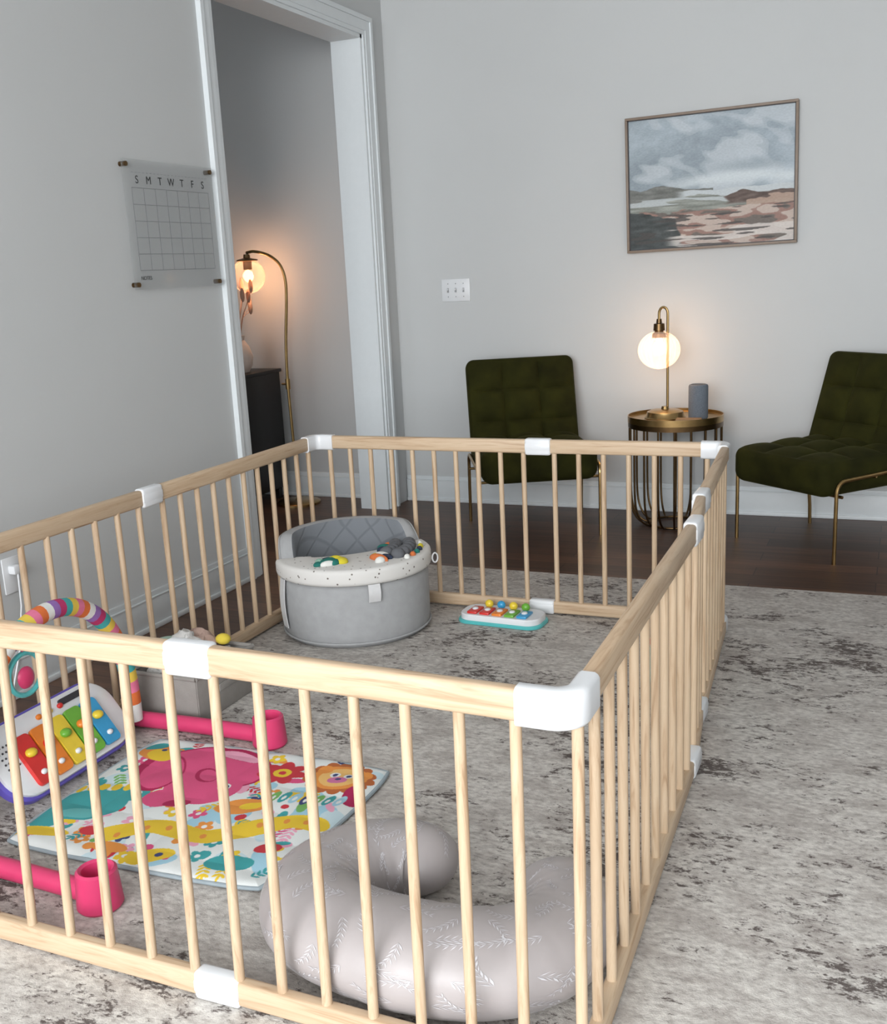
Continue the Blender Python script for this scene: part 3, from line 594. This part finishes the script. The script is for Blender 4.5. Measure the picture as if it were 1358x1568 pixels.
b.sph((.05,.10,.18),(.026,.022,.018),3,16); b.cyl((-.07,-.02,.12),(-.075,-.02,.20),.032,2,24); b.cyl((-.075,-.02,.20),(-.075,-.02,.208),.033,4,24)
b.obj('soft_toys',[M('plush_white',(195,193,190),.95,bmp=.6,bscale=300),M('plush_tan',(165,140,128),.95,bmp=.6,bscale=300),M('plush_grey',(140,138,140),.95),M('plush_yellow',(215,192,68),.9),M('plush_mint',(165,190,175),.9)],g)
# ---------------------------------------------------------------- standing toy board
g=grp('toy_activity_board',(1.99,2.90,.0125),math.radians(2)); b=MB(); Rz=Matrix.Rotation(math.radians(8),4,'Y')
def bb2(c,s,mt,bv=.003): b.box(Rz@Vector(c),s,mt,bv,Rz)
bb2((0,0,.185),(.018,.34,.36),0,.006); bb2((-.010,0,.185),(.004,.29,.31),1)
for i,mt in enumerate((2,3,4,5,6)):
    bb2((-.014,-.11+.055*i,.185),(.006,.038,.22),mt)
b.obj('board_body',[tealp,plastic,redp,yellowp,bluep,pinkp,greenp],g)
# ---------------------------------------------------------------- nursing pillow
g=grp('nursing_pillow',(0.018,-.030,.0125))
cl_=[(1.815,1.655,0),(1.73,1.675,0),(1.645,1.63,0),(1.60,1.54,0),(1.61,1.45,0),(1.68,1.385,0),(1.79,1.358,0),(1.91,1.358,0),(2.02,1.39,0),(2.085,1.46,0),(2.10,1.555,0),(2.06,1.64,0),(1.975,1.685,0)]
NS=240; C=catmull(cl_,NS); 
def pbase(s): return .086+.026*math.sin(PI*s)
def prad(s):
    base=pbase(s); e=min(s,1-s)/.085
    return base*(math.sqrt(max(0,1-(1-e)**2)) if e<1 else 1)
FL_=.80
def surf(s,ph,off=0):
    s=max(0.0,min(1,s)); k=s*NS; i=min(int(k),NS-1); c=C[i].lerp(C[i+1],k-i); T=(C[min(i+5,NS)]-C[max(i-4,0)]).normalized(); N=Vector((-T.y,T.x,0))
    r=prad(s); full=pbase(s)
    wr=1+.025*noise.noise(Vector((s*9,ph*1.0,0)))+.016*noise.noise(Vector((s*48,math.sin(ph)*1.2,4)))*(.25+abs(math.cos(ph)))
    r2=r*wr+off; zc=full*FL_
    p=c+N*r2*math.cos(ph)+Vector((0,0,zc+(r2*FL_)*math.sin(ph))); p.z=max(p.z,.001); return p
b=MB(); na=64
ss=[.0,.0006,.002,.005,.009,.014,.02,.028,.037,.048]+list(np.linspace(.06,.94,220))+[.952,.963,.972,.98,.986,.991,.995,.998,.9994,1.0]
vs=[surf(s,2*PI*j/na) for s in ss for j in range(na)]; n=len(ss)
b.add(vs,[(i*na+j,i*na+(j+1)%na,(i+1)*na+(j+1)%na,(i+1)*na+j) for i in range(n-1) for j in range(na)],0)
b.obj('pillow_body',[M('mauve_grey_cotton',(166,159,158),.45,var=.03,nscale=8,bmp=.2,bscale=40,sheen=.15)],g,sharp=180)
b=MB(); Ltot=sum((C[i+1]-C[i]).length for i in range(NS))
def leafq(s,ph,ang,l,w):
    r=max(.03,prad(s)); pts=[(0,0),(l*.5,w),(l,0),(l*.5,-w)]
    return [surf(s+(x*math.cos(ang)-y*math.sin(ang))/Ltot,ph+(x*math.sin(ang)+y*math.cos(ang))/r,.0012) for x,y in pts]
for i in range(23):
    for j in range(7):
        s=.05+.9*(i+.5*(j%2))/23; ph=-.35+j*.62+rng.uniform(-.1,.1)
        if s>.95: continue
        ang=rng.uniform(0,2*PI); r=max(.04,prad(s))
        for k in range(6):
            d=.010*k; a2=ang+.08*k; s2=s+d*math.cos(a2)/Ltot; p2=ph+d*math.sin(a2)/r
            b.add(leafq(s2,p2,a2,.010,.0005),[(0,1,2,3)],0)
            for sg in (-1,1): b.add(leafq(s2,p2,a2+sg*.55,.017-.0012*k,.0010),[(0,1,2,3)],0)
b.obj('leaf_print',[M('white_leaf_ink',(202,200,203),.4)],g,sharp=180)
# ---------------------------------------------------------------- lights, world, camera
w=bpy.data.worlds.new('daylight'); scene.world=w; w.use_nodes=True; bg=w.node_tree.nodes['Background']; bg.inputs[0].default_value=(.89,.95,1,1); bg.inputs[1].default_value=2.5
def area(name,loc,target,sx,sy,e,col):
    l=bpy.data.lights.new(name,'AREA'); l.shape='RECTANGLE'; l.size=sx; l.size_y=sy; l.energy=e; l.color=col; o=bpy.data.objects.new(name,l); o.location=loc
    o.rotation_euler=(Vector(target)-Vector(loc)).to_track_quat('-Z','Y').to_euler(); scene.collection.objects.link(o)
area('window_light',(2.2,-3.6,1.9),(1.9,4,1.2),3.4,2.2,330,(.97,.985,1))
c=bpy.data.cameras.new('camera'); cam=bpy.data.objects.new('camera',c); scene.collection.objects.link(cam); scene.camera=cam
yaw,pi_,ro=.4133,.2384,-.0489
fw=Vector((-math.sin(yaw)*math.cos(pi_),math.cos(yaw)*math.cos(pi_),-math.sin(pi_))); r=Vector((math.cos(yaw),math.sin(yaw),0)); u=r.cross(fw)
r2=math.cos(ro)*r+math.sin(ro)*u; u2=-math.sin(ro)*r+math.cos(ro)*u
cam.matrix_world=Matrix(((r2.x,u2.x,-fw.x,2.655),(r2.y,u2.y,-fw.y,-.1899),(r2.z,u2.z,-fw.z,1.3082),(0,0,0,1)))
c.sensor_fit='HORIZONTAL'; c.sensor_width=36; c.lens=36*1623.8/1358; c.shift_y=(809.5-784)/1358; c.clip_start=.05
scene.view_settings.view_transform='Standard'
